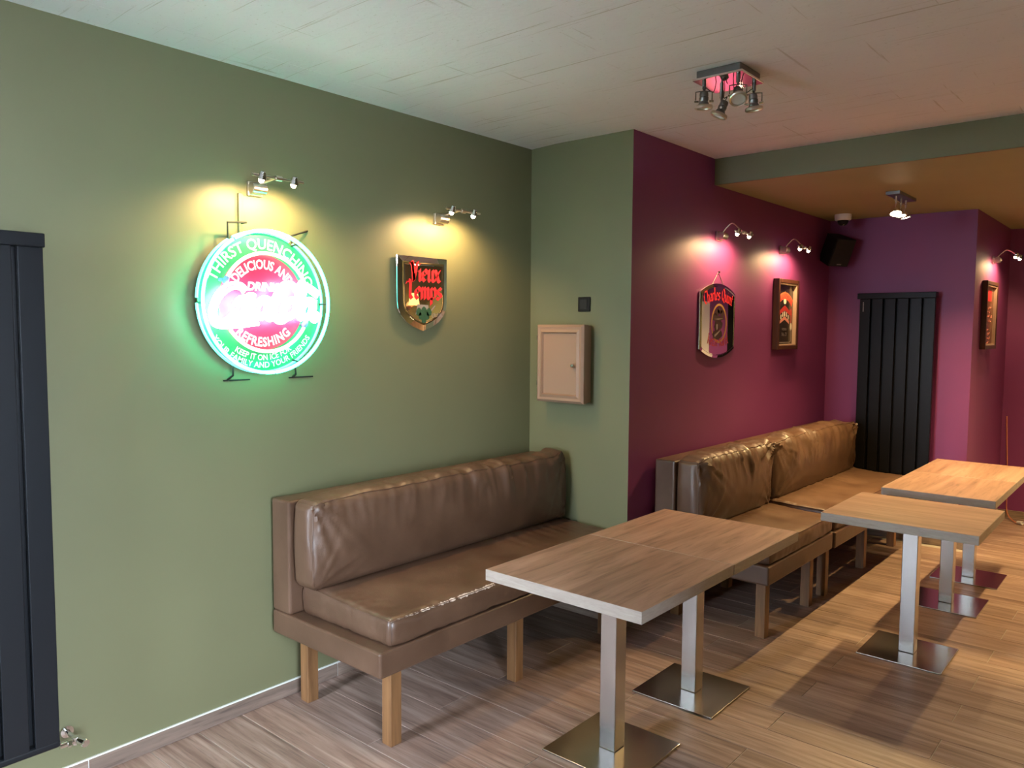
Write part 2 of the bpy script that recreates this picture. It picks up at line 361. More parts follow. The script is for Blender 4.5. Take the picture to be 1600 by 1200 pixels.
def nib_text(mb, body, size, f, nib=0.16, ang=35, radius=None, cu=0, cv=0, w=0.0, xs=1.0, bottom=False):
    """centred at (cu,cv); bent over an arc of the given radius when asked"""
    total = sum(GL[c][0] for c in body); x = -total / 2; px, py = nib / 2 * math.cos(math.radians(ang)), nib / 2 * math.sin(math.radians(ang))
    def put(q):
        u, v = q[0] * size * xs, q[1] * size
        if radius and not bottom: a = PI / 2 - u / radius; return f(cu + (radius + v) * math.cos(a), cv - radius + (radius + v) * math.sin(a), w)
        if radius: a = -PI / 2 + u / radius; return f(cu + (radius - v) * math.cos(a), cv + radius + (radius - v) * math.sin(a), w)
        return f(cu + u, cv + v, w)
    for c in body:
        adv, strokes = GL[c]
        for st in strokes:
            for (a, b) in zip(st, st[1:]):
                q = [(a[0] - px, a[1] - py), (a[0] + px, a[1] + py), (b[0] + px, b[1] + py), (b[0] - px, b[1] - py)]
                if abs((q[1][0] - q[0][0]) * (q[2][1] - q[0][1]) - (q[2][0] - q[0][0]) * (q[1][1] - q[0][1])) < 1e-4: continue
                mb.bm.faces.new([mb.bm.verts.new(put((x + k[0], k[1]))) for k in q])
        x += adv

# ------------------------------------------------------------------ room shell
H, ZB = 2.7726, 2.609
YG, XG, XGE, YB, YW, XW, YC = 3.714, 0.715, 0.738, 4.676, 6.80, 1.824, 8.307
lw = MB().box((-.15, WIL[1], -.06), (0, YG + .1, 2.9)); lw.box((-.15, YF - .15, -.06), (0, WIL[0], 2.9)); lw.box((-.15, WIL[0], -.06), (0, WIL[1], .15)); lw.box((-.15, WIL[0], 2.5), (0, WIL[1], 2.9))
struct('wall_left', lw, 'green')
P = lambda u, v, w: (u, v, w)
struct('wall_return', MB().prism([(0, YG), (XG, YG), (XG - .115, YG + .115), (0, YG + .115)], -0.06, 2.9, P), 'green')
struct('wall_middle', MB().prism([(XG, YG), (XGE, YW), (XGE - .12, YW + .1), (XG - .115, YG + .115)], -0.06, 2.9, P), 'purple')
struct('wall_rear', MB().prism([(XGE, YW), (XW, YW), (XW - .115, YW + .115), (XGE - .11, YW + .115)], -0.06, 2.9, P), 'purple')
struct('wall_corner', MB().prism([(XW, YW), (XW, YC + .1), (XW - .115, YC + .1), (XW - .115, YW + .115)], -0.06, 2.9, P), 'purple')
fd = MB()                                     # far wall with a doorway at x 2.52..3.40
fd.box((XW, YC, -0.06), (2.52, YC + .12, 2.9)); fd.box((3.40, YC, -0.06), (XR + .15, YC + .12, 2.9)); fd.box((2.52, YC, 2.02), (3.40, YC + .12, 2.9))
struct('wall_far', fd, 'purple')
rw = MB(); rw.box((XR, YF - .15, -.06), (XR + .15, WIR[0], 2.9)); rw.box((XR, WIR[1], -.06), (XR + .15, YC + .1, 2.9)); rw.box((XR, WIR[0], -.06), (XR + .15, WIR[1], .15)); rw.box((XR, WIR[0], 2.5), (XR + .15, WIR[1], 2.9))
struct('wall_right', rw, 'green')
fw = MB(); fw.box((-.15, YF - .15, -.06), (WIN[0], YF, 2.9)); fw.box((WIN[1], YF - .15, -.06), (XR + .15, YF, 2.9))
fw.box((WIN[0], YF - .15, -.06), (WIN[1], YF, .15)); fw.box((WIN[0], YF - .15, 2.5), (WIN[1], YF, 2.9))
struct('wall_front', fw, 'green')
struct('ceiling', MB().box((-0.15, YF - .15, H), (XR + .15, YB + .02, H + .12)), 'ceiling')
struct('ceiling_rear', MB().box((-.05, YB + .022, ZB), (XR + .15, YC + .12, ZB + .3)), 'ochre')
struct('trim_1', MB().box((XG - .05, YB, ZB), (XR + .15, YB + .02, H + .01)), 'green')
struct('trim_2', MB().prism([(0, H - .008), (0.17, H - .0005), (0.17, H + .02), (0, H + .02)], YF, YG, lambda u, v, w: (u, w, v)), 'ceiling')
for i, ((a, b), mp) in enumerate(((WIN, lambda u, w, z: (u, YF - w, z)), (WIR, lambda u, w, z: (XR + w, u, z)), (WIL, lambda u, w, z: (-w, u, z)))):
    t = 0.06; f = MB(); c = (a + b) / 2
    def bx(mb, u0, u1, w0, w1, z0, z1):
        p, q = mp(u0, w0, z0), mp(u1, w1, z1); return mb.box([min(x) for x in zip(p, q)], [max(x) for x in zip(p, q)])
    for u0, u1, z0, z1 in ((a, a + t, .15, 2.5), (b - t, b, .15, 2.5), (a + t, b - t, .15, .21), (a + t, b - t, 2.44, 2.5), (c - .03, c + .03, .21, 2.44)): bx(f, u0, u1, .03, .10, z0, z1)
    w = struct('window_%d' % (i + 1), f, 'rad')
    for u0, u1 in ((a + t, c - .03), (c + .03, b - t)): struct('pane', bx(MB(), u0, u1, .062, .068, .21, 2.44), 'pane', w)
# a white door in the far wall (seen in the mirror)
dr = struct('door_1', MB().box((2.56, YC + .03, 0), (3.36, YC + .075, 1.99), .003), 'white')
df = MB(); df.box((2.52, YC - .012, 0), (2.56, YC + .10, 2.02)); df.box((3.36, YC - .012, 0), (3.40, YC + .10, 2.02)); df.box((2.56, YC - .012, 1.985), (3.36, YC + .10, 2.02))
struct('door_frame', df, 'white', dr)
for z0, z1 in ((.18, .88), (1.0, 1.84)): struct('door_panel', MB().box((2.68, YC + .022, z0), (3.24, YC + .032, z1), .006), 'white', dr)
ob('door_handle', MB().cyl((3.28, YC + .03, 1.02), (3.28, YC - .02, 1.02), .01).cyl((3.285, YC - .02, 1.02), (3.17, YC - .02, 1.02), .009), 'chrome', dr)
# the street outside the windows
struct('ground', MB().box((-20, -26, -.5), (26, 30, -.10)), 'asphalt')

# floor: wood-look planks, 0.199 m rows along x, half-bond joints
floor = struct('floor', MB().box((-.15, YF - .15, -.08), (XR + .15, YC + .12, -.0022)), 'grout')
PW, PL, G = 0.199, 1.17, 0.0032
def xmin(yc):
    return 0.0 if yc < YG else (XG + (yc - YG) * .0075 if yc < YW else XW)
pmesh = {}
def plank(x0, x1, y0, y1):
    key = (round(x1 - x0, 3), round(y1 - y0, 3))
    if key not in pmesh:
        lx, ly = x1 - x0, y1 - y0
        b = MB(); e = .0012
        b.verts_faces([(-lx/2, -ly/2, -.008), (lx/2, -ly/2, -.008), (lx/2, ly/2, -.008), (-lx/2, ly/2, -.008), (-lx/2, -ly/2, -e), (lx/2, -ly/2, -e), (lx/2, ly/2, -e), (-lx/2, ly/2, -e),
                       (-lx/2 + e, -ly/2 + e, 0), (lx/2 - e, -ly/2 + e, 0), (lx/2 - e, ly/2 - e, 0), (-lx/2 + e, ly/2 - e, 0)],
                      [(0, 1, 5, 4), (1, 2, 6, 5), (2, 3, 7, 6), (3, 0, 4, 7), (4, 5, 9, 8), (5, 6, 10, 9), (6, 7, 11, 10), (7, 4, 8, 11), (8, 9, 10, 11)])
        me = bpy.data.meshes.new('plank'); bmesh.ops.recalc_face_normals(b.bm, faces=b.bm.faces[:]); b.bm.to_mesh(me); b.bm.free(); me.materials.append(M['plank']); pmesh[key] = me
    o = bpy.data.objects.new('plank', pmesh[key]); COL.objects.link(o); o.parent = floor; o.location = ((x0 + x1) / 2, (y0 + y1) / 2, 0)
k0 = int(math.floor((YF - 3.93) / PW)); row = k0
while 3.93 + row * PW < YC:
    y0, y1 = max(3.93 + row * PW, YF), min(3.93 + (row + 1) * PW, YC)
    yc = (y0 + y1) / 2; a = xmin(yc) + .002
    off = 1.785 if row % 2 == 0 else 2.362
    cuts = sorted({a, XR - .002} | {off + k * PL for k in range(-3, 6) if a + .06 < off + k * PL < XR - .06})
    for xa, xb in zip(cuts, cuts[1:]): plank(xa + G / 2, xb - G / 2, y0 + G / 2, y1 - G / 2)
    row += 1

# skirting tiles
def skirting(name, p0, p1, nrm, h=.064, piece=1.136, start=0.0, caulk=True):
    p0, p1 = Vector((*p0, 0)), Vector((*p1, 0)); d = (p1 - p0); Ln = d.length; d.normalize(); n = Vector((*nrm, 0))
    rz = math.atan2(d.y, d.x) - PI / 2
    s = 1 if (Vector((0, 1, 0)).cross(Vector((1, 0, 0))).z * d.cross(n).z) > 0 else -1
    bk = struct(name, MB().box((0, 0, 0), (s * .007, Ln, h + (.006 if caulk else 0))), 'caulk' if caulk else 'grout')
    bk.location = p0; bk.rotation_euler = (0, 0, rz)
    t = start
    while t < Ln:
        a, b = max(t, 0) + .0015, min(t + piece, Ln) - .0015
        if b - a > .02: struct('skirting_tile', MB().box((s * .004, a, .0008), (s * .0105, b, h), .0012, 1), 'skirt', bk)
        t += piece
skirting('baseboard_left', (0, YF), (0, YG), (1, 0), start=(1.113 - YF) - 1.136 * 2)
skirting('baseboard_return', (0, YG), (XG, YG), (0, -1), caulk=False)
skirting('baseboard_middle', (XG, YG), (XGE, YW), (1, 0), caulk=False)
skirting('baseboard_rear', (XGE, YW), (XW, YW), (0, -1), caulk=False)
skirting('baseboard_corner', (XW, YW), (XW, YC), (1, 0), caulk=False)
skirting('baseboard_far', (XW, YC), (2.52, YC), (0, -1), caulk=False)
skirting('baseboard_right', (XR, YF), (XR, YC), (-1, 0), caulk=False)

# ------------------------------------------------------------------ pedestal tables
def table(x0, y0, x1, y1, label, top='top_y', post=None, base=0.40):
    cx, cy = (x0 + x1) / 2, (y0 + y1) / 2
    if post: cx, cy = post
    r = root('pedestal_table', (cx, cy, 0), label, 'table', 'square pedestal tables')
    a, b, c, d = x0 - cx, y0 - cy, x1 - cx, y1 - cy; e = .0015
    ob('table_top', MB().box((a + e, b + e, .706), (c - e, d - e, .750), .0012, 1), top, r, smooth=0)
    eb = MB(); t = .0015
    eb.box((a, b, .7065), (c, b + t, .7495), .0004, 1); eb.box((a, d - t, .7065), (c, d, .7495), .0004, 1)
    eb.box((a, b + t, .7065), (a + t, d - t, .7495), .0004, 1); eb.box((c - t, b + t, .7065), (c, d - t, .7495), .0004, 1)
    ob('edge_band', eb, 'edge', r, smooth=0)
    ob('column', MB().box((-.037, -.037, .010), (.037, .037, .698), .003), 'steel', r)
    h = base / 2
    ob('base_plate', MB().box((-h, -h, .001), (h, h, .009), .002), 'steel_base', r)
    ob('mounting_plate', MB().box((-.15, -.15, .698), (.15, .15, .706), .001, 1), 'nickel', r)
    return r
table(1.021, 2.200, 1.7215, 2.9025, 'oak topped table on a steel column, nearest to the camera', post=(1.371, 2.575))
table(1.022, 2.9045, 1.7235, 3.586, 'oak topped table butted against the far edge of the nearest table', post=(1.371, 3.25))
table(1.664, 4.060, 2.376, 4.745, 'single oak topped table standing alone in the middle row, grain running across', 'top_x', post=(2.02, 4.40))
table(1.707, 4.972, 2.300, 5.689, 'narrow oak topped table behind the single one, front half of the far pair', post=(2.0, 5.385))
t3 = bpy.data.objects['pedestal_table.003']
ob('clip', MB().box((-.290, -.408, .690), (-.268, -.385, .7062), .002), 'white', t3, smooth=0)
table(1.707, 5.691, 2.300, 6.390, 'narrow oak topped table at the back, by the purple rear wall', post=(2.0, 6.06))

# ------------------------------------------------------------------ leather benches
def grid_pos(n, L, r):
    k = max(2, int(r / .008)); s = [-L / 2 + r * (1 - math.cos(PI / 2 * i / k)) for i in range(k)]
    m = max(2, int((L - 2 * r) / n)); mid = [-L / 2 + r + (L - 2 * r) * i / m for i in range(m + 1)]
    return s + mid + [-x for x in s[::-1]]
def rounded(p, d, r):
    c = Vector([max(-d[i] / 2 + r, min(d[i] / 2 - r, p[i])) for i in range(3)]); q = p - c
    if q.length < 1e-9: return Vector(p), Vector((0, 0, 1))
    n = q.normalized(); return c + n * r, n
def cushion(d, r, fn, step=.013):
    ax = [grid_pos(step, d[i], r) for i in range(3)]; b = MB(); bm = b.bm; cache = {}
    def V(p):
        k = tuple(round(x, 5) for x in p)
        if k not in cache:
            q, n = rounded(Vector(p), d, r); cache[k] = bm.verts.new(q + fn(q, n))
        return cache[k]
    for i in range(3):
        j, k = (i + 1) % 3, (i + 2) % 3
        for sgn in (-1, 1):
            for u0, u1 in zip(ax[j], ax[j][1:]):
                for v0, v1 in zip(ax[k], ax[k][1:]):
                    qs = []
                    for (u, v) in ((u0, v0), (u1, v0), (u1, v1), (u0, v1)):
                        p = [0, 0, 0]; p[i] = sgn * d[i] / 2; p[j] = u; p[k] = v; qs.append(V(p))
                    if len(set(qs)) == 4: bm.faces.new(qs if sgn > 0 else qs[::-1])
    return b
def sm(a, b, x):
    t = max(0, min(1, (x - a) / (b - a))); return t * t * (3 - 2 * t)
def ridge(x): return 1 - abs(x) * 2.2
def crease(v):
    n = noise.noise(Vector(v)); return (1 - min(1, abs(n) * 2.6)) ** 2 - .35
def back_fn(d, seed, amp=1.0, bulge=.035, ear=0.0):
    D, L, Hh = d
    def fn(p, n):
        yn, zn = 2 * p.y / L, 2 * p.z / Hh
        dx = bulge * (1 - abs(yn) ** 5) * (1 - .75 * zn * zn) * max(0, n.x) + .006 * max(0, n.x)
        dz = max(0, n.z) * (.012 * (1 - yn ** 4) + .010 * noise.noise(Vector((p.y * 2.2, seed, 1))))
        dz += max(0, n.z) * (-.014) * abs(yn) ** 8 + ear * max(0, n.z + .3) * math.exp(-((p.y - L / 2 + .055) / .05) ** 2)
        # gathers hanging from the top seam
        sk = p.y + (p.z - Hh / 2) * .45 * noise.noise(Vector((p.y * 1.3, seed, 7)))
        g = .9 * noise.noise(Vector((sk * 13, p.z * 2.4 + p.x * 4, seed * 3.1))) + .75 * crease((sk * 11, p.z * 2.2 + p.x * 3, seed * 1.9)) + .35 * crease((sk * 24 + 3, p.z * 4, seed))
        topw = sm(-.15, .85, zn) * (.4 + .6 * sm(-.2, .25, noise.noise(Vector((p.y * 1.6, seed * 2, 4)))))
        w = .0210 * g * topw * amp
        # folds radiating out of the four corners
        for sy in (-1, 1):
            for sz, s_ in ((1, 1.0), (-1, .8)):
                vy, vz = p.y - sy * L / 2, p.z - sz * Hh / 2; rr = math.hypot(vy, vz) + 1e-6; an = math.atan2(abs(vz), abs(vy))
                w += .026 * s_ * amp * (crease((an * 3.0 + seed + sy, rr * 1.6, sz * 3 + seed)) + .6 * noise.noise(Vector((an * 5 + seed, rr * 2, sz + sy)))) * math.exp(-rr / .15) * sm(.0, .06, rr)
        q = .35 + .65 * max(abs(n.x), abs(n.z))
        w *= q if n.x > -.3 else .2
        # sides of the cushion sag outwards a little
        dy = n.y * .010 * (1 - zn * zn)
        return Vector((dx, dy, dz)) + n * w
    return fn
def seat_fn(d, seed, ripple_from=0.0, crown=.018):
    D, L, Hh = d
    def fn(p, n):
        xn, yn = 2 * p.x / D, 2 * p.y / L
        dz = max(0, n.z) * crown * (1 - xn * xn * .8) * (1 - abs(yn) ** 4)
        dz += max(0, n.z) * (.022 * sm(.6, -1, xn))                      # plumper towards the backrest
        dx = max(0, n.x) * (.010 * (1 - abs(yn) ** 6) + .005 * noise.noise(Vector((p.y * 5, p.z * 6, seed))))
        g = noise.noise(Vector((p.y * 20 + p.x * 3, p.x * 2.4, seed)))
        wz = .0085 * g * sm(.5, -.5, xn) * sm(ripple_from - .3, ripple_from + .3, yn) * max(0, n.z)
        w = .0035 * noise.noise(Vector((p.y * 7, p.x * 7, p.z * 9 + seed)))
        cr = .006 * ridge(noise.noise(Vector((p.x * 22, p.z * 14, p.y * 14 + seed)))) * sm(.75, 1, max(abs(xn), abs(yn)))
        return Vector((dx, 0, dz + wz)) + n * (w + cr * .5)
    return fn
def edge_path(d, r, fn, pts, lift=.002):
    out = []
    for p in pts:
        q, n = rounded(Vector(p), d, r); out.append(q + fn(q, n) + n * lift)
    return out
def bench(wall_x, y0, y1, label, seats, backs, legs_y, rz=0.0, z0=.333, wear=None, seed=1.0, depth=.765):
    """local frame: x out from the wall, y along it"""
    L = y1 - y0
    r = root('leather_bench', (wall_x, y0, 0), label, 'bench', 'leather wall benches', rz)
    z1 = z0 + .104
    ob('seat_frame', MB().box((.03, 0, z0), (depth, L, z1), .010, 3), 'leather', r)
    ob('back_panel', MB().box((.028, .002, z1), (.158, L - .002, .938), .012, 3), 'leather', r)
    for ly in legs_y:
        for lx in (depth - .09, .11):
            ob('leg', MB().box((lx - .028, ly - y0 - .028, 0), (lx + .028, ly - y0 + .028, z0), .002, 1), 'legwood', r)
    for i, (a, b, top, rip) in enumerate(seats):
        d = (depth - .158 - .012, b - a, top - z1 + .004); c = Vector((.158 + d[0] / 2 + .002, (a + b) / 2 - y0, z1 - .002 + d[2] / 2))
        rr = .026; fn = seat_fn(d, seed + i * 3.7, rip); s = ob('seat_cushion', cushion(d, rr, fn), 'leather', r, smooth=60, loc=c)
        e = rr * .3
        X, Y, Z = d[0] / 2, d[1] / 2, d[2] / 2; pts = []
        m = 60
        path = [(X, -Y + 2 * Y * k / m, Z) for k in range(m + 1)]
        left = [(-X + 2 * X * k / 24, -Y, Z) for k in range(25)]
        pm = MB(); pm.tube(edge_path(d, rr, fn, left + path), .0028, 6); ob('piping', pm, 'leather', s, smooth=60)
        sd = MB(); sd.tube(edge_path(d, rr, fn, [(X, -Y, Z - 2 * Z * k / 8) for k in range(9)]), .0024, 6); ob('seam', sd, 'leather', s, smooth=60)
        if wear and i == 0:
            wb = MB(); rnd = random.Random(5); yy = wear[0] - c.y - y0
            while yy < wear[1] - c.y - y0:
                t = (yy - (wear[0] - c.y - y0)) / (wear[1] - wear[0]); ll = rnd.uniform(.003, .016); amp = .0016 + .0048 * math.sin(PI * min(1, t * .75 + .12)) ** 2 * rnd.uniform(.3, 1.1)
                if rnd.random() < .74:
                    ring = []; K = 7
                    for k in range(K):
                        a_ = 2 * PI * k / K; oy = yy + ll * .75 * math.cos(a_) * rnd.uniform(.7, 1.2); ov = amp * math.sin(a_) * rnd.uniform(.6, 1.2)
                        q, n = rounded(Vector((X - .0 if ov <= 0 else X - 2 * ov, oy, Z if ov >= 0 else Z + 2 * ov)), d, rr); ring.append(q + fn(q, n) + n * .0034)
                    q, n = rounded(Vector((X, yy, Z)), d, rr); cv_ = wb.bm.verts.new(q + fn(q, n) + n * .0036); rv = [wb.bm.verts.new(v) for v in ring]
                    for k in range(K): wb.bm.faces.new((cv_, rv[k], rv[(k + 1) % K]))
                yy += ll * rnd.uniform(.5, .9)
            w = ob('worn_edge', wb, 'worn', s, smooth=0); w['kind'] = 'stuff'; w['label'] = 'torn pale strip along the front edge'
    for i, (a, b, zb, zt, amp) in enumerate(backs):
        d = (.145, b - a, zt - zb); c = Vector((.160 + d[0] / 2, (a + b) / 2 - y0, (zb + zt) / 2))
        rr = .038; fn = back_fn(d, seed * 1.7 + i * 5.3, amp, .035 if amp <= 1 else .058, .030 if amp <= 1 else 0); s = ob('back_cushion', cushion(d, rr, fn), 'leather', r, smooth=60, loc=c)
        X, Y, Z = d[0] / 2, d[1] / 2, d[2] / 2; m = int(d[1] / .02)
        pm = MB(); pm.tube(edge_path(d, rr, fn, [(X, -Y + 2 * Y * k / m, Z) for k in range(m + 1)], .001), .003, 6); ob('piping', pm, 'leather', s, smooth=60)
        for sy in (-1, 1):
            sd = MB(); sd.tube(edge_path(d, rr, fn, [(X, sy * Y, Z - 2 * Z * k / 24) for k in range(25)], .001), .0024, 6); ob('seam', sd, 'leather', s, smooth=60)
    return r
bench(0.0, 1.885, 3.700, 'long leather bench against the green wall under the shield mirror', [(1.945, 3.695, .545, .2)], [(1.905, 3.69, .565, .955, 1.0)],
      [2.018, 2.79, 3.56], wear=(1.975, 2.66), seed=1.3)
bench(XG + .002, 3.955, 4.935, 'short leather bench on the purple wall with one plump back cushion, beside the nearest tables', [(3.985, 4.955, .540, -.2)], [(3.965, 4.958, .545, .960, 1.5)],
      [4.10, 4.76], rz=-.0075, seed=2.9, depth=.725)
bench(XG + .013, 4.972, 6.66, 'leather bench further along the purple wall, reaching the rear radiator', [(4.985, 6.63, .555, -.6)], [(4.990, 6.63, .555, .965, 1.6)],
      [5.02, 5.80, 6.55], rz=-.0075, seed=4.4, depth=.725, z0=.325)

# ------------------------------------------------------------------ vertical flat-panel radiators
def radiator(rz, loc, label, paint):
    """local frame: x along the wall from 0 to .57, y out from wall, z up"""
    r = root('panel_radiator', loc, label, 'radiator', 'tall black panel radiators', rz)
    ob('header_rail', MB().box((-.004, .055, 1.945), (.574, .125, 1.992), .004), paint, r)
    ob('footer_rail', MB().box((-.004, .055, .205), (.574, .112, .235), .010, 3), paint, r)
    for k in range(6):
        x = .002 + k * .0945
        ob('panel', MB().box((x, .098, .232), (x + .0765, .118, 1.945), .0022), paint, r)
    ob('back_panel', MB().box((.006, .066, .235), (.565, .082, 1.945)), paint, r)
    for zz in (.45, 1.75):
        for xx in (.12, .41): ob('wall_bracket', MB().box((xx, 0, zz), (xx + .04, .07, zz + .05), .003), paint, r)
    return r
radiator(-PI / 2, (0, .984, 0), 'tall black panel radiator on the green wall at the left edge', 'rad')
rb = radiator(PI, (1.588, YW - .001, 0), 'tall black panel radiator on the purple rear wall', 'rad_dim')
for k in range(6): ob('badge', MB().box((.523, .1182, 1.845 + k * .013), (.531, .1186, 1.855 + k * .013)), 'grey_print', rb, smooth=0)
v = root('radiator_valve', (0, 1.045, .197), 'chrome radiator valve low on the green wall beside the left radiator', 'valve')
ob('body', MB().cyl((.085, -.055, .0), (.085, .0, .0), .011).cyl((.085, -.03, 0), (.085, -.018, 0), .0165, 6).cyl((.085, 0, -.012), (.085, 0, .014), .014), 'chrome', v)
ob('wall_pipe', MB().cyl((.0005, 0, .003), (.085, 0, .003), .0085).lathe([(.009, .0), (.024, .001), (.022, .005), (.009, .007)], (.0005, 0, .003), (1, 0, 0)), 'chrome', v)
ob('lockshield_cap', MB().lathe([(0, .052), (.012, .052), (.015, .048), (.015, .012), (.011, .008), (0, .008)], (.085, .004, .0), (1, .25, .0)), 'chrome', v)

# ------------------------------------------------------------------ picture lamps
def picture_lamp(loc, label, reach, zbar, half, curved=False, power=P_PICT):
    """origin at the centre of the wall plate; bar hangs 'reach' out from the wall"""
    r = root('picture_lamp', loc, label, 'wall lamp', 'picture lamps above the pub mirrors')
    z = zbar - loc[2]
    ob('wall_plate', MB().box((.0005, -.034, -.030), (.018, .034, .030), .003), 'nickel', r)
    prof = [(0, -.033), (.023, -.033), (.025, -.031), (.025, .031), (.023, .033), (0, .033)]
    ob('canopy', MB().lathe(prof, (.036, 0, 0), (0, 1, 0), 28), 'nickel', r)
    if curved: path = crom([(.036, 0, .022), (.06, 0, .05), (.10, 0, .076), (.15, 0, z + .026), (reach, 0, z)], 6)
    else: path = [(.036, 0, .022), (.075, 0, z * .8), (reach - .03, 0, z + .004), (reach, 0, z)]
    ob('arm', MB().tube(path, .0042 if curved else .0055, 8), 'nickel', r)
    ob('crossbar', MB().cyl((reach, -half - .045, z), (reach, half + .045, z), .0055, 10).cyl((reach, -.014, z), (reach, .014, z), .011, 12), 'nickel', r)
    for s in (-1, 1):
        y = s * half
        h = ob('lamp_head', MB().lathe([(.010, .020), (.013, .018), (.0195, -.008), (.0205, -.011), (.0185, -.011), (.012, .010), (.0, .012)], (reach, y, z - .002), (.35, 0, 1), 16), 'chrome', r)
        ob('bulb', MB().lathe([(0, .006), (.008, .004), (.0125, -.006), (.009, -.017), (0, -.021)], (reach - .003, y, z - .008), (.35, 0, 1), 10), 'bulb', h)
        light('bulb_light', 'SPOT', (reach - .014, y, z - .034), power, WARM, r, .012, (-.42, -.02, -1), 160, .60)
    return r
picture_lamp((0, 1.842, 2.268), 'picture lamp with twin halogens above the round neon sign', .19, 2.292, .075, power=P_PICT)
picture_lamp((0, 2.928, 2.262), 'picture lamp with twin halogens above the shield mirror', .19, 2.288, .080)
picture_lamp((XG + .0075, 4.735, 2.290), 'picture lamp with curved arm above the arched mirror', .18, 2.300, .088, True)
picture_lamp((XG + .0155, 5.765, 2.283), 'picture lamp with curved arm above the black framed poster, left of the speaker', .18, 2.291, .084, True)
picture_lamp((XW, 7.470, 2.275), 'picture lamp with curved arm on the purple wall at the right edge', .18, 2.297, .10, True)

# ------------------------------------------------------------------ neon sign
def neon_sign():
    r = root('neon_sign', (0, 1.842, 1.789), 'round green and red neon sign glowing on the green wall', 'neon sign')
    X0 = .060
    circ = lambda R, x, a0=0, a1=360, n=96: [(x, R * math.cos(math.radians(a0 + (a1 - a0) * k / n)), R * math.sin(math.radians(a0 + (a1 - a0) * k / n))) for k in range(n + 1)]
    ob('backing_disc', MB().lathe([(0, X0 - .012), (.283, X0 - .012), (.290, X0 - .009), (.290, X0 - .002), (.287, X0), (0, X0)], (0, 0, 0), (1, 0, 0), 96), 'sign_green', r)
    ob('red_disc', MB().lathe([(0, X0 + .0015), (.200, X0 + .0015), (.2015, X0)], (0, 0, 0), (1, 0, 0), 72), 'sign_red', r)
    for a0, a1 in ((-85, 121), (123, 273.5)): ob('rim_tube', MB().tube(circ(.296, .112, a0, a1), .0072, 10), 'neon_green', r)
    for a0, a1 in ((-95, 60), (64, 118), (122, 178), (182, 262)): ob('rear_tube', MB().tube(circ(.296, X0 + .002, a0, a1), .0058, 8), 'neon_back', r)
    for R_, a0, a1 in ((.205, 24, 152), (.207, 214, 330)): ob('inner_arc_tube', MB().tube(circ(R_, .095, a0, a1, 60), .0075, 8), 'neon_cream', r)
    for a in (20, 156, 208, 334):
        p = circ(.205, .095, a, a, 1)[0]; q = circ(.215, .075, a, a, 1)[0]
        ob('tube_end', MB().lathe([(0, -.018), (.010, -.015), (.013, 0), (.010, .015), (0, .018)], p, (0, -math.sin(math.radians(a)), math.cos(math.radians(a))), 10).cyl((X0, q[1], q[2]), (.095, p[1], p[2]), .007, 8), 'block_paint', r)
    for a in (60, 122, 182, 238, 300, 0):
        c, s_ = math.cos(math.radians(a)), math.sin(math.radians(a)); ob('tube_support', MB().cyl((X0 - .008, .286 * c, .286 * s_), (.108, .296 * c, .296 * s_), .004, 6), 'blackish', r)
    W_ = X0 + .0012; t = MB()
    arc_text(t, 'THIRST QUENCHING', .062, .225, PI / 2 - .01, W_, wallmap, bold=.0009, spacing=1.02, xs=.92)
    ob('outer_lettering', t, 'cream_print', r, smooth=0); t = MB()
    arc_text(t, 'KEEP IT ON ICE FOR', .034, .245, -PI / 2, W_, wallmap, bottom=True, bold=.0006, xs=.94)
    ob('outer_lettering', t, 'cream_print', r, smooth=0); t = MB()
    arc_text(t, 'YOUR FAMILY AND YOUR FRIENDS', .035, .277, -PI / 2, W_, wallmap, bottom=True, bold=.0006, xs=1.0)
    ob('outer_lettering', t, 'cream_print', r, smooth=0)
    t = MB(); W2 = X0 + .0026
    arc_text(t, 'DELICIOUS AND', .054, .142, PI / 2, W2, wallmap, bold=.0015, xs=.70, spacing=1.02)
    ob('inner_lettering', t, 'white', r, smooth=0); t = MB()
    arc_text(t, 'REFRESHING', .054, .186, -PI / 2, W2, wallmap, bottom=True, bold=.0015, xs=.92, spacing=1.08)
    ob('inner_lettering', t, 'white', r, smooth=0); t = MB()
    line_text(t, 'DRINK', .048, -.003, .050, W2, wallmap, bold=.0022, shear=.18)
    ob('inner_lettering', t, 'white', r, smooth=0)
    # script: every stroke a pair of parallel glass tubes
    K = []
    def S_(*p): K.append(p)
    S_((-.120, .040), (-.140, .060), (-.185, .058), (-.235, .020), (-.262, -.045), (-.245, -.085), (-.205, -.082), (-.165, -.050))      # C
    S_((-.262, -.045), (-.250, -.090), (-.18, -.095), (-.06, -.082))                                                                    # its long swash
    o_ = lambda cx, cy=-.025, a=.030, b=.036, sk=.35: [(cx + a * math.cos(x) + sk * b * math.sin(x), cy + b * math.sin(x)) for x in [2 * PI * k / 12 for k in range(13)]]
    S_(*o_(-.135)); S_((-.075, .015), (-.100, .020), (-.120, -.025), (-.098, -.066), (-.065, -.045)); S_(*o_(-.040)); S_((-.005, .022), (-.022, -.045), (-.006, -.066), (.018, -.040))
    S_((.125, .055), (.095, .078), (.055, .066), (.020, .010), (.012, -.050), (.045, -.078), (.085, -.052))                             # C
    S_((.125, .055), (.175, .070), (.215, .050), (.235, .035))                                                                          # loop over the top
    S_(*o_(.090)); S_((.128, -.03), (.165, .060), (.150, .085), (.132, .030), (.135, -.050), (.152, -.062)); S_(*o_(.180)); S_((.212, .018), (.200, -.045), (.216, -.070), (.240, -.045)); S_((.02, -.02), (.0, -.015), (-.02, -.022))
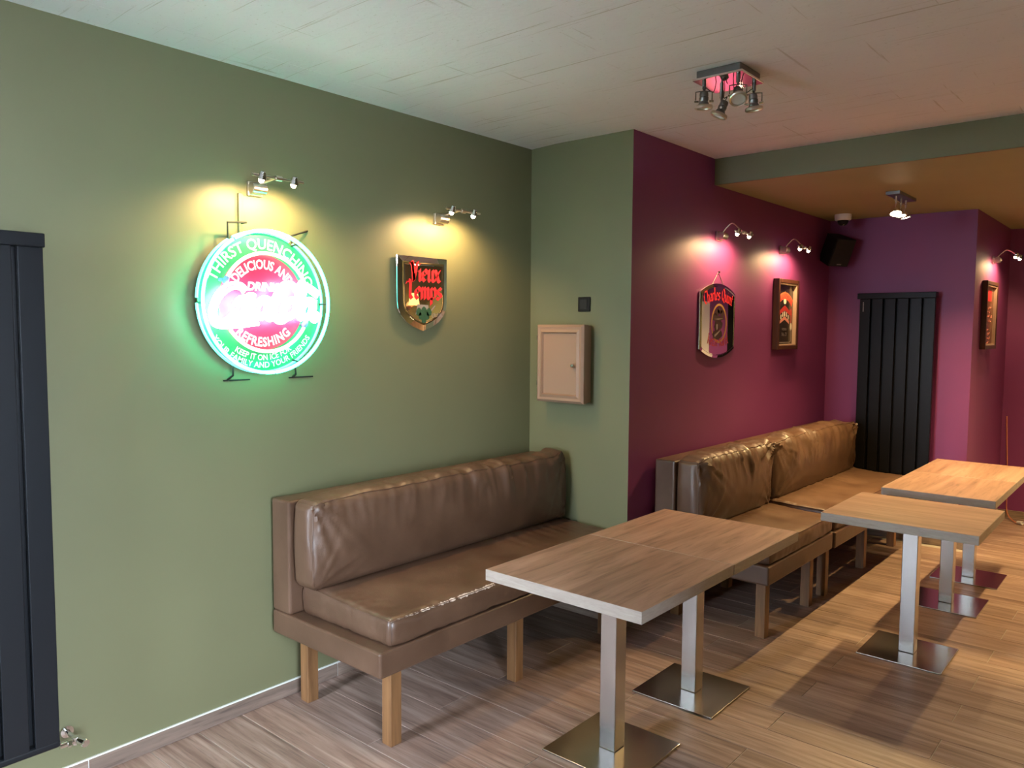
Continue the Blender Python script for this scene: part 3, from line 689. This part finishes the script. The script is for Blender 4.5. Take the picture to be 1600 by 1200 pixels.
    for st_ in K:
        sb = MB()
        c = crom([(0, u, v) for u, v in st_], 5)
        for off in (-.0095, .0095):
            q = []
            for i, p in enumerate(c):
                tg = (c[min(i + 1, len(c) - 1)] - c[max(i - 1, 0)]); n_ = Vector((0, -tg.z, tg.y)); n_ = n_.normalized() if n_.length > 1e-9 else Vector((0, 0, 1))
                q.append((.125 if off > 0 else .121, p.y + n_.y * off, p.z + n_.z * off))
            sb.tube(q, .0075, 6)
        ob('script_tube', sb, 'neon_white', r, smooth=60)
    # wall stand-offs and feed conduit
    for pts, bx in (([(X0 - .01, -.150, .255), (X0 - .01, -.150, .322), (X0 - .01, -.066, .330), (.004, -.066, .330)], None), ([(X0 - .01, .153, .262), (X0 - .01, .153, .295), (.0005, .268, .331)], None),
                    ([(X0 - .01, -.138, -.270), (X0 - .01, -.138, -.305), (.004, -.138, -.327)], (-.155, -.035)), ([(X0 - .01, .161, -.27), (X0 - .01, .165, -.312), (.004, .18, -.327)], (.16, .285))):
        b = MB().tube(pts, .0045, 6)
        if bx: b.box((.0005, bx[0], -.332), (.008, bx[1], -.326))
        ob('wall_bracket', b, 'blackish', r, smooth=60)
    ob('feed_conduit', MB().box((.0005, -.077, .280), (.014, -.057, .455), .002), 'green', r)
neon_sign()

# ------------------------------------------------------------------ pub mirrors
def inset(poly, t):
    n = len(poly); out = []
    for i in range(n):
        a, b, c = Vector(poly[i - 1]), Vector(poly[i]), Vector(poly[(i + 1) % n])
        e1, e2 = (b - a).normalized(), (c - b).normalized(); n1, n2 = Vector((-e1.y, e1.x)), Vector((-e2.y, e2.x)); m = (n1 + n2); m.normalize()
        k = t / max(.35, m.dot(n1)); out.append((b.x + m.x * k, b.y + m.y * k))
    return out
def layered(poly, layers, f):
    """layers: (inset, w); caps the last one"""
    b = MB(); prev = None
    for t, w in layers:
        ring = [b.bm.verts.new(f(u, v, w)) for u, v in (inset(poly, t) if t else poly)]
        if prev:
            for i in range(len(ring)): b.bm.faces.new((prev[i], prev[(i + 1) % len(ring)], ring[(i + 1) % len(ring)], ring[i]))
        prev = ring
    b.bm.faces.new(prev); return b
def shield_mirror():
    r = root('shield_mirror', (0.012, 2.800, 1.868), 'shield shaped mirror with red lettering on the green wall', 'mirror')
    poly = [(-.176, .186)]
    L_ = [(-.176, -.045), (-.170, -.085), (-.150, -.120), (-.115, -.152), (-.07, -.176), (-.03, -.190)]
    poly += L_ + [(0, -.199)] + [(-u, v) for u, v in L_[::-1]] + [(.176, .186)]
    ob('glass', layered(poly, [(0, 0), (0, .006), (.002, .010), (.030, .017), (.033, .0165), (.042, .0165), (.045, .018)], wallmap), 'mirror', r, smooth=12)
    ob('backing_board', MB().prism(inset(poly, .02), -.012, -.0005, wallmap), 'black', r, smooth=0)
    t = MB(); nib_text(t, 'Vieux', .098, wallmap, .25, 32, cu=.012, cv=.060, w=.0186, xs=.88); ob('lettering', t, 'red_print', r, smooth=0)
    t = MB(); nib_text(t, 'Temps', .098, wallmap, .25, 32, cu=.006, cv=-.032, w=.0186, xs=.88); ob('lettering', t, 'red_print', r, smooth=0)
    h = MB()
    for (u, v, s) in ((-.035, -.098, 1), (0, -.094, 1.1), (.035, -.098, 1), (-.018, -.118, 1), (.018, -.118, 1), (0, -.140, .8)):
        h.flat([(u + .020 * s * math.cos(a) * (1 - .25 * math.sin(a)), v + .022 * s * math.sin(a)) for a in [2 * PI * k / 10 for k in range(10)]], .0186 + .0001 * s, wallmap)
    ob('hop_emblem', h, 'green_print', r, smooth=0)
    b = MB(); b.flat([(-.06, -.115), (-.045, -.03 - .03), (.03, -.062), (.035, -.085), (-.03, -.095)], .0184, wallmap); b.flat([(.045, -.09), (.078, -.062), (.083, -.066), (.055, -.095)], .0184, wallmap)
    ob('emblem_backing', b, 'grey_print', r, smooth=0)  # flat grey print behind and beside the hops
    l = MB(); 
    for k in range(9): l.box((.0184, .055 + k * .009, -.125), (.0187, .0575 + k * .009, -.105 + .002 * (k % 3)))
    ob('engraved_lines', l, 'grey_print', r, smooth=0)
shield_mirror()
def arched_mirror():
    r = root('arched_mirror', (XG + .0105, 4.742, 1.745), 'arched mirror hung on a cord with red lettering and a portrait in an oval', 'mirror')
    poly = []
    for k in range(13): u = -.252 + .504 * k / 12; poly.append((u, -.180 - .062 * (1 - (u / .252) ** 2)))
    for k in range(13): u = .252 - .504 * k / 12; poly.append((u, .182 + .062 * (1 - (u / .252) ** 2)))
    poly = poly[::-1] if False else poly
    ob('glass', layered(poly, [(0, 0), (0, .006), (.002, .010), (.018, .013), (.020, .0125), (.024, .0135)], wallmap), 'mirror', r, smooth=12)
    t = MB(); nib_text(t, 'Charles Quint', .080, wallmap, .17, 35, radius=.55, cu=.0, cv=.135, w=.0141, xs=.82); ob('upper_lettering', t, 'red_print', r, smooth=0)
    t = MB(); nib_text(t, 'Keizer Karel', .070, wallmap, .15, 35, radius=.55, cu=.0, cv=-.165, w=.0141, xs=.82, bottom=True); ob('lower_lettering', t, 'red_dull', r, smooth=0)
    o = MB(); n = 40; A = [(.112 * math.cos(2 * PI * k / n) + .01, .128 * math.sin(2 * PI * k / n) - .015) for k in range(n)]; B = [(.098 * math.cos(2 * PI * k / n) + .01, .114 * math.sin(2 * PI * k / n) - .015) for k in range(n)]
    o.verts_faces([wallmap(u, v, .0140) for u, v in A + B], [(k, (k + 1) % n, n + (k + 1) % n, n + k) for k in range(n)]); ob('oval_border', o, 'gold_print', r, smooth=0)
    p = MB(); W_ = .0142
    blob = lambda u, v, a, b, w=W_: p.flat([(u + a * math.cos(2 * PI * k / 14), v + b * math.sin(2 * PI * k / 14)) for k in range(14)], w, wallmap)
    for u, v, a, b in ((-.02, .055, .035, .022), (.02, .068, .035, .022), (.055, .05, .03, .024), (-.05, .03, .028, .02)): blob(u, v, a, b)
    p.flat([(-.075, .018), (-.03, .035), (.075, .028), (.085, .012), (.03, .004), (-.04, -.002), (-.08, .006)], W_ + .0001, wallmap)
    p.flat([(-.045, -.002), (-.052, -.03), (-.062, -.04), (-.05, -.047), (-.048, -.07), (-.02, -.078), (.01, -.06), (.035, -.04), (.04, .004)], W_ + .0002, wallmap)
    p.flat([(.035, -.005), (.06, -.01), (.055, -.04), (.03, -.06)], W_ + .0001, wallmap)
    p.flat([(-.085, -.085), (-.055, -.062), (-.02, -.078), (.03, -.055), (.055, -.075), (.06, -.10), (.0, -.122), (-.06, -.112)], W_ + .0003, wallmap)
    ob('portrait', p, 'brown_print', r, smooth=0)
    g = MB(); g.flat([(-.055, -.09), (-.015, -.075), (.03, -.058), (.025, -.066), (-.015, -.088), (-.05, -.105)], W_ + .0005, wallmap); g.flat([(-.07, .012), (0, .016), (.07, .018), (.0, .009)], W_ + .0005, wallmap); g.flat([(-.03, -.022), (-.012, -.02), (-.012, -.052), (-.025, -.06)], W_ + .0005, wallmap)
    ob('portrait_detail', g, 'grey_print', r, smooth=0)
    c = MB(); c.tube([(.004, -.075, .237), (-.004, .018, .318), (.004, .078, .238)], .0022, 6); ob('cord', c, 'grey_print', r)
    ob('nail', MB().cyl((-.010, .018, .318), (.006, .018, .318), .0035, 8).lathe([(0, .009), (.007, .008), (.007, .006), (0, .006)], (0, .018, .318), (1, 0, 0), 10), 'blackish', r)
arched_mirror()
def box_frame(x, y0, y1, z0, z1, label, depth, art, draw):
    cy, cz = (y0 + y1) / 2, (z0 + z1) / 2; r = root('framed_poster', (x, cy, cz), label, 'picture', 'framed pub posters'); a, b = (y1 - y0) / 2, (z1 - z0) / 2; t = .030
    m = MB(); m.box((.001, -a, -b), (depth, -a + t, b), .003); m.box((.001, a - t, -b), (depth, a, b), .003); m.box((.001, -a + t, b - t), (depth, a - t, b), .003); m.box((.001, -a + t, -b), (depth, a - t, -b + t), .003)
    ob('frame', m, 'framewood', r, smooth=0)
    l = MB(); s = .010
    l.box((.012, -a + t, -b + t), (depth - .006, -a + t + s, b - t)); l.box((.012, a - t - s, -b + t), (depth - .006, a - t, b - t)); l.box((.012, -a + t + s, b - t - s), (depth - .006, a - t - s, b - t)); l.box((.012, -a + t + s, -b + t), (depth - .006, a - t - s, -b + t + s))
    ob('inner_lip', l, 'framelip_lit', r, smooth=0)
    ob('poster', MB().box((.002, -a + t, -b + t), (.012, a - t, b - t)), art, r, smooth=0)
    draw(r, a - t - s, b - t - s); return r
def draw_eagle(r, a, b):
    W_ = .0124; k = a / .165
    arcp = lambda R, v0, a0, a1, n=14: [(R * math.sin(math.radians(a0 + (a1 - a0) * i / n)), v0 + R * math.cos(math.radians(a0 + (a1 - a0) * i / n))) for i in range(n + 1)]
    m = MB(); R = .20 * k; lo = arcp(R * .95, b - .30 * k, 46, -46); m.flat(arcp(R * 1.22, b - .30 * k, -41, 41) + lo, W_, wallmap); ob('banner', m, 'orange_print', r, smooth=0)
    m = MB(); m.flat([(u * .93, v - .006 * k) for u, v in arcp(R * 1.20, b - .30 * k, -40, 40)] + [(u * .93, v + .006 * k) for u, v in lo], W_ + .0002, wallmap); ob('banner_field', m, 'red_print', r, smooth=0)
    m = MB(); arc_text(m, 'SMIRNOFF', .052 * k, R * .99, PI / 2, W_ + .0005, wallmap, cv=b - .30 * k, bold=.001, xs=1.02); ob('banner_lettering', m, 'orange_print', r, smooth=0)
    m = MB(); m.flat([(-.022, .085), (-.028, .125), (-.016, .150), (0, .178), (.016, .150), (.028, .125), (.022, .085)], W_, wallmap); ob('crown', m, 'gold_print', r, smooth=0)
    m = MB(); m.flat([(.026 * math.cos(2 * PI * i / 16), .098 + .020 * math.sin(2 * PI * i / 16)) for i in range(16)], W_ + .0003, wallmap)
    for s in (-1, 1): m.flat([(s * .128 + .020 * math.cos(2 * PI * i / 12), -.092 + .030 * math.sin(2 * PI * i / 12)) for i in range(12)], W_ + .0004, wallmap)
    for u, v in ((0, .005), (-.035, .0), (.035, .0), (-.07, -.02), (.07, -.02)): m.flat([(u - .008, v + .018), (u + .008, v + .018), (u + .010, v - .012), (u, v - .022), (u - .010, v - .012)], W_ + .0005, wallmap)
    ob('pale_details', m, 'cream_print', r, smooth=0)
    m = MB()
    for s in (-1, 1):
        m.flat([(0, .070), (s * .05, .050), (s * .09, .030), (s * .14, .055), (s * .142, .0), (s * .10, -.005), (s * .05, .015), (0, .030)], W_ + .0002, wallmap)
        m.flat([(s * .118, .0), (s * .140, .0), (s * .134, -.075), (s * .122, -.075)], W_ + .0002, wallmap)
    ob('eagle_wings', m, 'red_dull', r, smooth=0)
    m = MB(); m.flat([(-.095, -.072), (-.085, -.045), (0, -.012), (.085, -.045), (.095, -.072), (0, -.038)], W_ + .0002, wallmap); ob('ribbon', m, 'salmon_print', r, smooth=0)
    m = MB(); sh = [(-.125, -.11), (-.128, -.20)] + [(-.11, -.225), (-.06, -.235), (0, -.248), (.06, -.235), (.11, -.225)] + [(.128, -.20), (.125, -.11)]
    sh = [(u, max(v, -b + .012)) for u, v in sh]
    m.tube([wallmap(u, v, W_ + .001) for u, v in sh], .0022, 5); line_text(m, 'VODKA', .026, 0, -.120, W_, wallmap); line_text(m, 'No 21', .040, 0, -.162, W_, wallmap, shear=.2); ob('shield_outline', m, 'grey_print', r, smooth=0)
def draw_text(r, a, b):
    W_ = .0124; m = MB(); m.box((.012, -a * .55, b - .115), (.0126, a * .55, b - .028)); ob('red_label', m, 'red_print', r, smooth=0)
    m = MB(); rnd = random.Random(3)
    for i in range(9):
        z = b - .17 - i * .035
        pts = [(u * a * .7 / 6, z + rnd.uniform(-.012, .012)) for u in range(-6, 7)]
        lo, hi = sorted((rnd.randint(0, 4), rnd.randint(8, 13)))
        m.tube([wallmap(u, v, W_ + .0008) for u, v in crom([(*p, 0) for p in pts[lo:hi]], 3) for u, v in [(u, v)]] if False else [wallmap(p.x, p.y, W_ + .0008) for p in crom([(*p, 0) for p in pts[lo:hi]], 3)], .0016, 5)
    ob('script_ornament', m, 'salmon_print', r, smooth=0)
box_frame(XG + .0157, 5.645, 6.045, 1.545, 2.070, 'black poster in a dark wooden box frame with an arched orange banner', .045, 'dark_art', draw_eagle)
box_frame(XW + .0005, 7.085, 7.560, 1.548, 2.090, 'brown poster in a dark wooden frame at the right edge under the last wall lamp', .040, 'brown_art', draw_text)

# ------------------------------------------------------------------ fuse cabinet and switch on the short green wall
fc = root('fuse_cabinet', (.305, YG, 1.485), 'tan wooden fuse cabinet with a framed door on the short green wall', 'cabinet')
ob('cabinet_box', MB().box((-.158, -.040, -.222), (.150, -.0005, .222), .003), 'panelbox', fc, smooth=0)
bf = MB(); bf.box((-.166, -.062, -.224), (.158, -.042, .224), .002); ob('casing_frame', bf, 'panelbox', fc, smooth=0)
dd = ob('door', MB().box((-.168, -.102, -.226), (.170, -.070, .226), .003), 'panelbox', fc, smooth=0)
# raised moulding round the recessed panel
def ring(b, r0, r1, y0, y1, yz):
    A = [(-r0[0], -r0[1]), (r0[0], -r0[1]), (r0[0], r0[1]), (-r0[0], r0[1])]; B = [(-r1[0], -r1[1]), (r1[0], -r1[1]), (r1[0], r1[1]), (-r1[0], r1[1])]
    b.verts_faces([(u, y0, v) for u, v in A] + [(u, y1, v) for u, v in B], [(k, (k + 1) % 4, 4 + (k + 1) % 4, 4 + k) for k in range(4)])
mo = MB(); ring(mo, (.167, .224), (.155, .212), -.1025, -.112, 0); ring(mo, (.155, .212), (.142, .198), -.112, -.110, 0); ring(mo, (.142, .198), (.126, .182), -.110, -.116, 0); ring(mo, (.126, .182), (.120, .176), -.116, -.1025, 0)
mo_o = ob('moulding', mo, 'panelbox', dd, smooth=0); mo_o.location = (.001, 0, 0)
ob('knob', MB().lathe([(0, 0), (.006, 0), (.005, .008), (.011, .014), (.012, .020), (.008, .026), (0, .028)], (.102, -.102, -.008), (0, -1, 0), 20), 'chrome', dd)
for z in (.150, -.118): ob('hinge', MB().cyl((-.174, -.092, z - .014), (-.174, -.092, z + .014), .005, 10).box((-.1725, -.100, z - .012), (-.167, -.080, z + .012)), 'chrome', fc)
ls = root('light_switch', (.404, YG, 1.829), 'black square rocker switch above the fuse cabinet', 'switch')
ob('frame_plate', MB().box((-.042, -.010, -.042), (.042, -.0005, .042), .004), 'black', ls)
ob('rocker', MB().box((-.024, -.0145, -.028), (.024, -.0095, .028), .002), 'blackish', ls)

# ------------------------------------------------------------------ ceiling spots
def spot_cluster():
    r = root('ceiling_spotlight', (1.520, 3.165, H), 'unlit chrome ceiling spotlight with four hanging heads on a polished square plate', 'ceiling lamp')
    ob('canopy_box', MB().box((-.098, -.098, -.032), (.098, .098, -.0005), .003), 'dark_steel', r)
    ob('polished_plate', MB().box((-.110, -.108, -.042), (.110, .108, -.0322), .001, 1), 'polished', r)
    heads = [(-.070, -.080, (-.05, .1, -1)), (.080, -.075, (.35, -.55, -.9)), (-.070, .085, (-.35, -.15, -.9)), (.080, .080, (.05, .15, -1))]
    for (x, y, d) in heads:
        d = Vector(d).normalized(); side = d.cross(Vector((0, 0, 1)))
        side = Vector((1, 0, 0)) if side.length < .2 else side.normalized(); side = (side if abs(d.z) < .95 else Vector((.8, .6, 0)))
        side = (side - d * side.dot(d)).normalized()
        st = ob('stem', MB().cyl((x, y, -.042), (x, y, -.075), .0085, 12, .001).cyl((x, y, -.075), (x, y, -.082), .006, 10), 'dark_steel', r)
        pv = Vector((x, y, -.125)); w = .034
        yk = MB(); top = Vector((x, y, -.082))
        yk.tube([pv - side * w, Vector((pv.x, pv.y, -.086)) - side * w, top, Vector((pv.x, pv.y, -.086)) + side * w, pv + side * w], .0028, 6); ob('yoke', yk, 'dark_steel', r)
        h0 = pv - d * .030
        hd = ob('lamp_head', MB().lathe([(0, -.012), (.010, -.012), (.016, -.008), (.018, 0), (.018, .010), (.0165, .012), (.019, .014), (.019, .026), (.017, .030), (.022, .040), (.0225, .044)], h0, d, 20), 'dark_steel', r)
        ob('rim', MB().lathe([(.022, .042), (.035, .046), (.0375, .050), (.0375, .058), (.034, .062), (.029, .060), (.028, .054), (.022, .050)], h0, d, 28), 'nickel', hd)
        ob('bulb', MB().lathe([(0, .055), (.0285, .055), (.0285, .050), (0, .046)], h0, d, 24), 'led_off', hd)
        ob('pivot_knob', MB().cyl(pv - side * (w + .006), pv - side * (w - .012), .005, 8).cyl(pv + side * (w - .012), pv + side * (w + .006), .005, 8), 'chrome', hd)
        cb = MB(); cb.tube(crom([(x * .5, y * .5, -.042), (x * .62, y * .62, -.085), tuple(h0 - d * .03), tuple(h0 - d * .011)], 6), .002, 5); ob('flex', cb, 'blackish', r)
spot_cluster()
def spot_bar(loc, label, power, dirs):
    r = root('ceiling_spotlight', loc, label, 'ceiling lamp')
    ob('mounting_plate', MB().box((-.045, -.205, -.022), (.045, .205, -.0005), .003), 'dark_steel', r)
    ob('crossbar', MB().cyl((0, -.15, -.052), (0, .15, -.052), .003, 8), 'nickel', r)
    for y, d in zip((-.12, 0, .12), dirs):
        d = Vector(d).normalized(); p = Vector((0, y, -.130))
        ob('stem', MB().cyl((0, y, -.022), (0, y, -.070), .006, 10).cyl((0, y, -.070), p - d * .034, .003, 8), 'nickel', r)
        hd = ob('lamp_head', MB().lathe([(0, -.036), (.012, -.034), (.017, -.020), (.018, -.004), (.034, .006), (.038, .012), (.035, .012), (.030, .006), (0, .004)], p, d, 22), 'nickel', r)
        ob('bulb', MB().lathe([(0, .012), (.026, .0105), (.0330, .0085), (0, .0060)], p, d, 20), 'bulb', hd)
        light('spot_light', 'SPOT', p + d * .022, power, (1.0, .67, .28), r, .02, d, 104, .7)
    return r
spot_bar((1.540, 5.800, ZB), 'lit ceiling spotlight with three bulbs under the ochre ceiling', P_SPOT, [(.25, -.45, -1), (.1, -.2, -1), (.25, .1, -1)])
spot_bar((2.70, 6.15, ZB), 'lit triple ceiling spotlight further right, outside the picture', P_SPOT, [(-.1, -.35, -1), (0, 0, -1), (.1, .3, -1)])

spot_bar((3.50, 6.9, ZB), 'added lit triple ceiling spotlight near the right wall, outside the picture', P_SPOT * .9, [(-.1, -.35, -1), (.3, .2, -1), (.1, .6, -1)])  # unseen extra lamp, added to brighten the right wall and the mirror's view

# ------------------------------------------------------------------ camera dome, speaker, cable, wall sconces seen in the mirrors
dc = root('dome_camera', (.945, 6.47, ZB), 'white dome security camera on the ochre ceiling above the speaker', 'security camera')
ob('housing', MB().lathe([(0, -.0005), (.062, -.0005), (.063, -.010), (.061, -.040), (.056, -.047), (.042, -.048), (0, -.048)], (0, 0, 0), (0, 0, 1), 28), 'white', dc)
ob('dome', MB().lathe([(.041, -.048), (.040, -.062), (.032, -.078), (.018, -.087), (0, -.090)], (0, 0, 0), (0, 0, 1), 24), 'black', dc)
ob('lens', MB().lathe([(0, .004), (.009, .003), (.010, 0)], (.012, -.018, -.086), (.3, -.5, -.8), 12), 'chrome', dc)
sp = root('wall_speaker', (.870, 6.585, 2.338), 'black loudspeaker tilted in the purple corner', 'speaker')
fr = Vector((.80, -.42, -.40)).normalized(); rt = Vector((0, 0, 1)).cross(fr).normalized(); upv = fr.cross(rt)
SM = lambda u, v, w: tuple(rt * u + upv * v + fr * w)
ob('cabinet', MB().prism([(-.100, .06), (.100, .06), (.060, -.100), (-.060, -.100)], -.113, .113, lambda u, v, w: SM(u, w, v)), 'black', sp, smooth=0)
ob('grille', MB().prism([(-.094, -.107), (.094, -.107), (.094, .107), (-.094, .107)], .0605, .068, SM), plain('speaker_grille', (.012, .010, .010), .8, bump=.8, bscale=900), sp, smooth=0)
ob('badge', MB().prism([(-.022, -.098), (.022, -.098), (.022, -.090), (-.022, -.090)], .068, .0695, SM), 'grey_print', sp, smooth=0)
ob('bracket', MB().cyl(SM(0, 0, -.10), (XGE - .870 + .002, YW - 6.585 - .002, .0), .016, 10), 'black', sp)
cb = MB(); cb.tube(crom([(1.862, YC - .004, .922), (1.872, YC - .006, .70), (1.884, YC - .006, .48), (1.893, YC - .008, .20), (1.897, YC - .014, .075), (1.93, YC - .11, .030), (1.985, YC - .22, .012), (2.02, YC - .27, .014)], 8), .0048, 6)
hc = root('hanging_cable', (1.862, YC, .922), 'thin salmon cable running down the far purple wall to the floor', 'cable')
for vv in cb.bm.verts: vv.co -= Vector((1.862, YC, .922))
ob('sheath', cb, 'copper', hc)
pl_ = Vector((2.02 - 1.862, -.27, .016 - .922)); dd_ = Vector((.75, -.6, .12)).normalized()
ob('plug', MB().lathe([(0, -.004), (.012, -.004), (.016, .004), (.016, .050), (.013, .052), (.012, .030), (0, .030)], pl_, dd_, 16), 'white', hc)
def sconce(loc, n, label):
    r = root('wall_sconce', loc, label, 'wall lamp'); n = Vector(n)
    ob('wall_plate', MB().lathe([(0, .001), (.045, .001), (.043, .012), (0, .014)], (0, 0, -.02), n, 20), 'nickel', r)
    c = n * .10
    ob('arm', MB().tube([tuple(n * .012 + Vector((0, 0, -.02))), tuple(n * .07 + Vector((0, 0, -.04))), tuple(c + Vector((0, 0, -.02))), tuple(c + Vector((0, 0, .01)))], .006, 8), 'nickel', r)
    ob('shade', MB().lathe([(.065, -.02), (.045, .12), (.043, .12), (.063, -.02)], c, (0, 0, 1), 24), 'shade', r)
sconce((XR - .0005, 6.25, 1.98), (-1, 0, 0), 'glowing shaded sconce on the right wall, seen only in the shield mirror')
